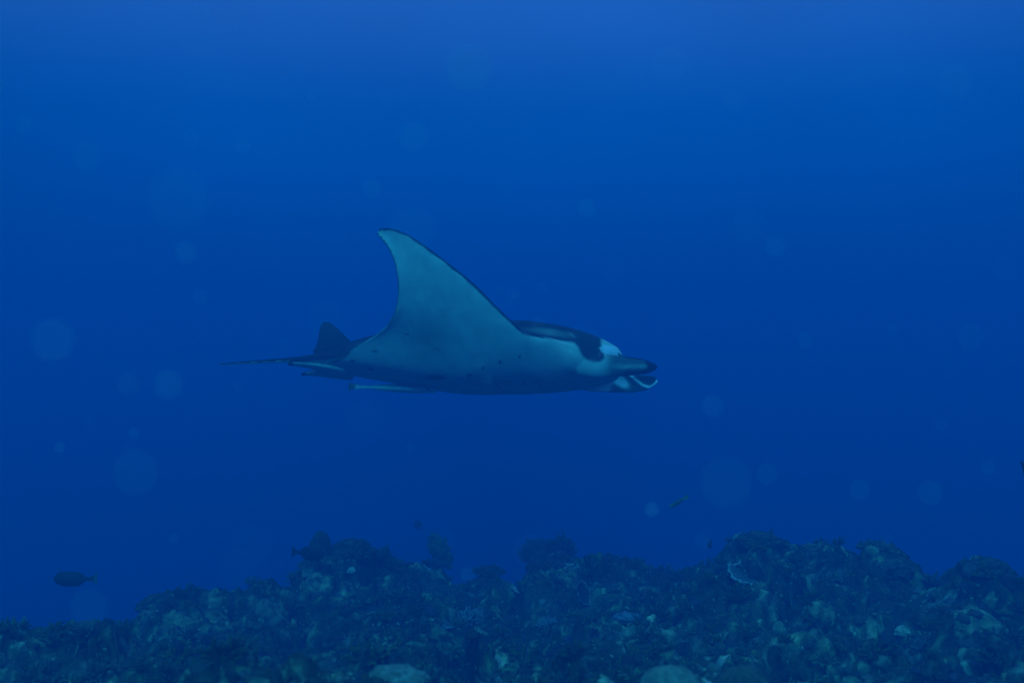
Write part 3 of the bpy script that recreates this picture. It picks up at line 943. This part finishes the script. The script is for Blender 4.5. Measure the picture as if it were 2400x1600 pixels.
coral('plate_coral', 'upright curved plate coral with a pale rim in the middle of the slope', 'coral', p + Vector((0, 0, r * .6)), *plate(4, r, .010, R(62), (.05, .065, .04), (.24, .28, .22), .35), rot=.9)
for (cx, cy, wd, sd, lb) in ((1110, 1448, 130, 41, 'wide pale bluish branching coral over a dark hollow in the centre foreground'), (1030, 1462, 60, 43, 'small bluish branching coral at the left end of the dark central hollow'),
                            (1285, 1460, 66, 44, 'loose pale branching coral right of the dark central hollow')):
    p = put(cx, cy); r = sz(wd, p)
    coral('branching_coral', lb, 'coral', p, *branches(sd, r, r * .6, min(r * .55, .06), int(wd * 1.1), .0055, (.09, .11, .10), (.30, .34, .34)))
p = put(1740, 1262); r = sz(60, p)
coral('finger_coral', 'pale tipped finger coral on the left crest of the right hand hump', 'coral', p, *branches(47, r, r, r * .6, 60, .007, (.08, .10, .07), (.36, .42, .32)))
p = put(1782, 1254); r = sz(110, p)
coral('massive_coral', 'dark lumpy boulder coral at the top of the right hand hump', 'coral', p, *lump(23, r, r, r * .42, .2, 1.8, .14, 8, DK, DK2, .2))
p = put(1746, 1345); r = sz(90, p)
coral('plate_coral', 'tilted ridged plate coral with pale streaks below the right hand hump', 'coral', p + Vector((0, 0, .02)), *plate(11, r, .012, R(24), (.12, .15, .14), (.36, .40, .36), .12), rot=.6)
p = put(725, 1335); r = sz(40, p)
coral('plate_coral', 'oval pale plate set on edge on the left face of the tall mound', 'coral', p + Vector((0, 0, .03)), *plate(13, r, .012, R(58), (.20, .24, .17), (.30, .34, .25), .15), rot=-.5)
p = put(768, 1293); r = sz(44, p)
coral('crust_coral', 'pale green capped crust just under the top knob of the tall mound', 'coral', p, *lump(41, r, r * .8, r * .42, .2, 1.8, .1, 8, (.16, .22, .12), (.34, .40, .26), .45))
p = put(822, 1330); r = sz(26, p)
coral('coral_nub', 'bright pale nub on the right face of the tall mound', 'coral', p, *lump(42, r, r * .8, r * .8, .2, 1.8, .1, 6, (.45, .52, .42), (.5, .55, .45), .4, base=ICO3))
p = put(375, 1412); r = sz(95, p)
coral('massive_coral', 'dark rounded boulder coral at the left shoulder where the reef drops off', 'coral', p, *lump(44, r, r, r * .62, .18, 1.6, .14, 7, DK, DK2, .2))
p = put(440, 1362); r = sz(36, p)
coral('hooked_coral', 'little dark hooked coral on the skyline of the left shoulder', 'coral', p, *lump(45, r * .8, r * .7, r * 1.5, .25, 1.8, .1, 6, DK, DK2, .1, base=ICO3))
p = put(247, 1446); r = sz(26, p)
coral('coral_nub', 'pale upright nub on the low skyline at far left', 'coral', p, *lump(46, r * .9, r * .8, r * 1.3, .2, 1.8, .1, 6, (.34, .40, .34), (.45, .5, .42), .4, base=ICO3))
p = put(640, 1350); r = sz(60, p)
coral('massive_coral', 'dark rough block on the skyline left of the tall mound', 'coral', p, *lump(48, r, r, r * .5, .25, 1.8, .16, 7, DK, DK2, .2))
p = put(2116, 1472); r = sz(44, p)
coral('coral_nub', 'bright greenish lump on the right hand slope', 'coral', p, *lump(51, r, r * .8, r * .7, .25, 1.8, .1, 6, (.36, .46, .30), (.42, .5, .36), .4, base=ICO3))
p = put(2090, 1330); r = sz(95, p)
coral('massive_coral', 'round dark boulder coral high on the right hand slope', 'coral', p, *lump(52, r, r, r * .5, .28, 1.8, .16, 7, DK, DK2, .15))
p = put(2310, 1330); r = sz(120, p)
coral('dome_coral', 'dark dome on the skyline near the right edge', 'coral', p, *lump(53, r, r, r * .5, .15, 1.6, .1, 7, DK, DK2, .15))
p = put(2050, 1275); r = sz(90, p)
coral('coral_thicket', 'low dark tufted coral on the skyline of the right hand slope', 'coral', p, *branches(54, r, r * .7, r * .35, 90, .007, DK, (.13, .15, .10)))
p = put(1450, 1296); r = sz(80, p)
coral('coral_thicket', 'low tufted coral with pale tips right of the wide ragged thicket', 'coral', p, *branches(55, r, r * .7, r * .3, 80, .007, DK, (.22, .25, .17)))
p = put(1145, 1335); r = sz(90, p)
coral('coral_thicket', 'feathery dark coral on the skyline in the dip at the middle', 'coral', p, *branches(56, r, r * .7, r * .35, 110, .006, DK, (.14, .17, .11)))
p = put(1470, 1440); r = sz(70, p)
coral('massive_coral', 'knobbly bluish coral head near the middle of the slope, right of centre', 'coral', p, *lump(57, r, r * .8, r * .45, .2, 1.8, .2, 9, (.12, .14, .17), (.28, .31, .36), .4))
p = put(1425, 1395); r = sz(56, p)
coral('crust_coral', 'olive crusted lump right of the upright curved plate', 'coral', p, *lump(58, r, r * .8, r * .55, .25, 1.8, .16, 7, (.10, .12, .04), (.18, .20, .08), .4))

# ------------------------------------------------------------------ rubble and small growth nobody could count
def rubble():
    rs = np.random.default_rng(77)
    V, F, T = [], [], []
    off = 0
    pal = np.array([(.05, .06, .04), (.08, .10, .06), (.06, .06, .07), (.13, .16, .10), (.20, .25, .13), (.32, .38, .24), (.06, .08, .03), (.22, .26, .22)])
    pr = np.array([.32, .26, .16, .10, .05, .02, .07, .02])
    v2, f2 = ICO2
    v1, f1 = ICO1
    cnt = 0
    while cnt < 2600:
        y = 2.7 + 5.0 * rs.uniform() ** 1.15
        x = rs.uniform(-.72, .72) * y
        h, nrm = drop(x, y)
        if h is None: continue
        cnt += 1
        s = .009 + .026 * rs.uniform() ** 3
        v, f = (v2, f2) if s > .018 else (v1, f1)
        q = v * (1 + .35 * rs.normal(size=(len(v), 1)) * .6)
        q = q * s * np.array((rs.uniform(.7, 1.5), rs.uniform(.7, 1.3), rs.uniform(.45, 1.25)))
        an = rs.uniform(0, 6.28); c_, s_ = math.cos(an), math.sin(an)
        q = q @ np.array(((c_, s_, 0), (-s_, c_, 0), (0, 0, 1)))
        V.append(q + np.array(h) + np.array((0, 0, s * .15))); F.append(f + off); off += len(v)
        T.append(np.tile(pal[rs.choice(len(pal), p=pr)] * rs.uniform(.75, 1.25), (len(v), 1)))
    o = link_mesh('coral_rubble', np.concatenate(V), np.concatenate(F), M_CORAL, cols=np.concatenate(T), smooth=True)
    tag(o, 'loose coral rubble and small nubs covering the whole reef slope', 'rubble', kind='stuff')
rubble()
def tufts():
    rs = np.random.default_rng(99)
    protos = [branches(200 + k, 1, 1, .8, 16, .085, (.8, .8, .75), (1.5, 1.7, 1.3), 1) for k in range(5)]
    V, F, T = [], [], []
    off = 0; cnt = 0
    cols = np.array([(.05, .06, .035), (.06, .075, .04), (.07, .085, .07), (.06, .08, .025), (.10, .125, .07)])
    while cnt < 1100:
        y = 2.8 + 5.0 * rs.uniform()
        x = rs.uniform(-.72, .72) * y
        h, nrm = drop(x, y)
        if h is None: continue
        cnt += 1
        a, f, t = protos[rs.integers(5)]
        s = rs.uniform(.03, .085)
        an = rs.uniform(0, 6.28); c_, s_ = math.cos(an), math.sin(an)
        q = (a * s) @ np.array(((c_, s_, 0), (-s_, c_, 0), (0, 0, 1))) + np.array(h)
        V.append(q); F.append(f + off); off += len(a)
        T.append(t * cols[rs.integers(5)])
    o = link_mesh('coral_tufts', np.concatenate(V), np.concatenate(F), M_CORAL, cols=np.concatenate(T), smooth=True)
    tag(o, 'small branching coral tufts dotted over the reef slope', 'coral', kind='stuff')
tufts()

# ------------------------------------------------------------------ drifting plankton close to the lens
def marine_snow():
    rs = np.random.default_rng(5)
    v, f = ICO2
    spots = []
    while len(spots) < 95:                                   # thin cloud of specks in the first metre of water
        z = .42 + 1.1 * rs.uniform()
        p = np.array((rs.uniform(-.62, .62) * z, z, rs.uniform(-.42, .42) * z))
        spots.append((p, rs.uniform(.0009, .0019)))
    for (px, py, rad, s) in ((970, 323, 34, .0021), (1103, 164, 54, .0024), (205, 368, 33, .0016), (436, 594, 25, .0020), (1374, 488, 21, .0017), (125, 800, 50, .0020), (395, 903, 34, .0020),
                             (1670, 953, 25, .0017), (1527, 1195, 16, .0022), (2240, 195, 40, .0018), (1570, 155, 40, .0018), (1700, 1130, 60, .0015), (300, 900, 26, .0013), (2180, 1155, 28, .0014), (420, 470, 70, .0015)):
        A = .035 / cam_d.dof.aperture_fstop
        z = A * FPX / (2 * rad + A * FPX / 5.3)
        spots.append((np.array(at(px, py, z)), s * 1.15))
    V, F, off = [], [], 0
    for p, s in spots:
        q = v * (1 + .2 * rs.normal(size=(len(v), 1))) * s
        V.append(q + p); F.append(f + off); off += len(v)
    V = np.concatenate(V)
    o = link_mesh('marine_snow', V, np.concatenate(F), M_SNOW, cols=np.full((len(V), 3), .85))
    tag(o, 'pale specks of drifting plankton hanging in the open water', 'plankton', kind='stuff')
marine_snow()
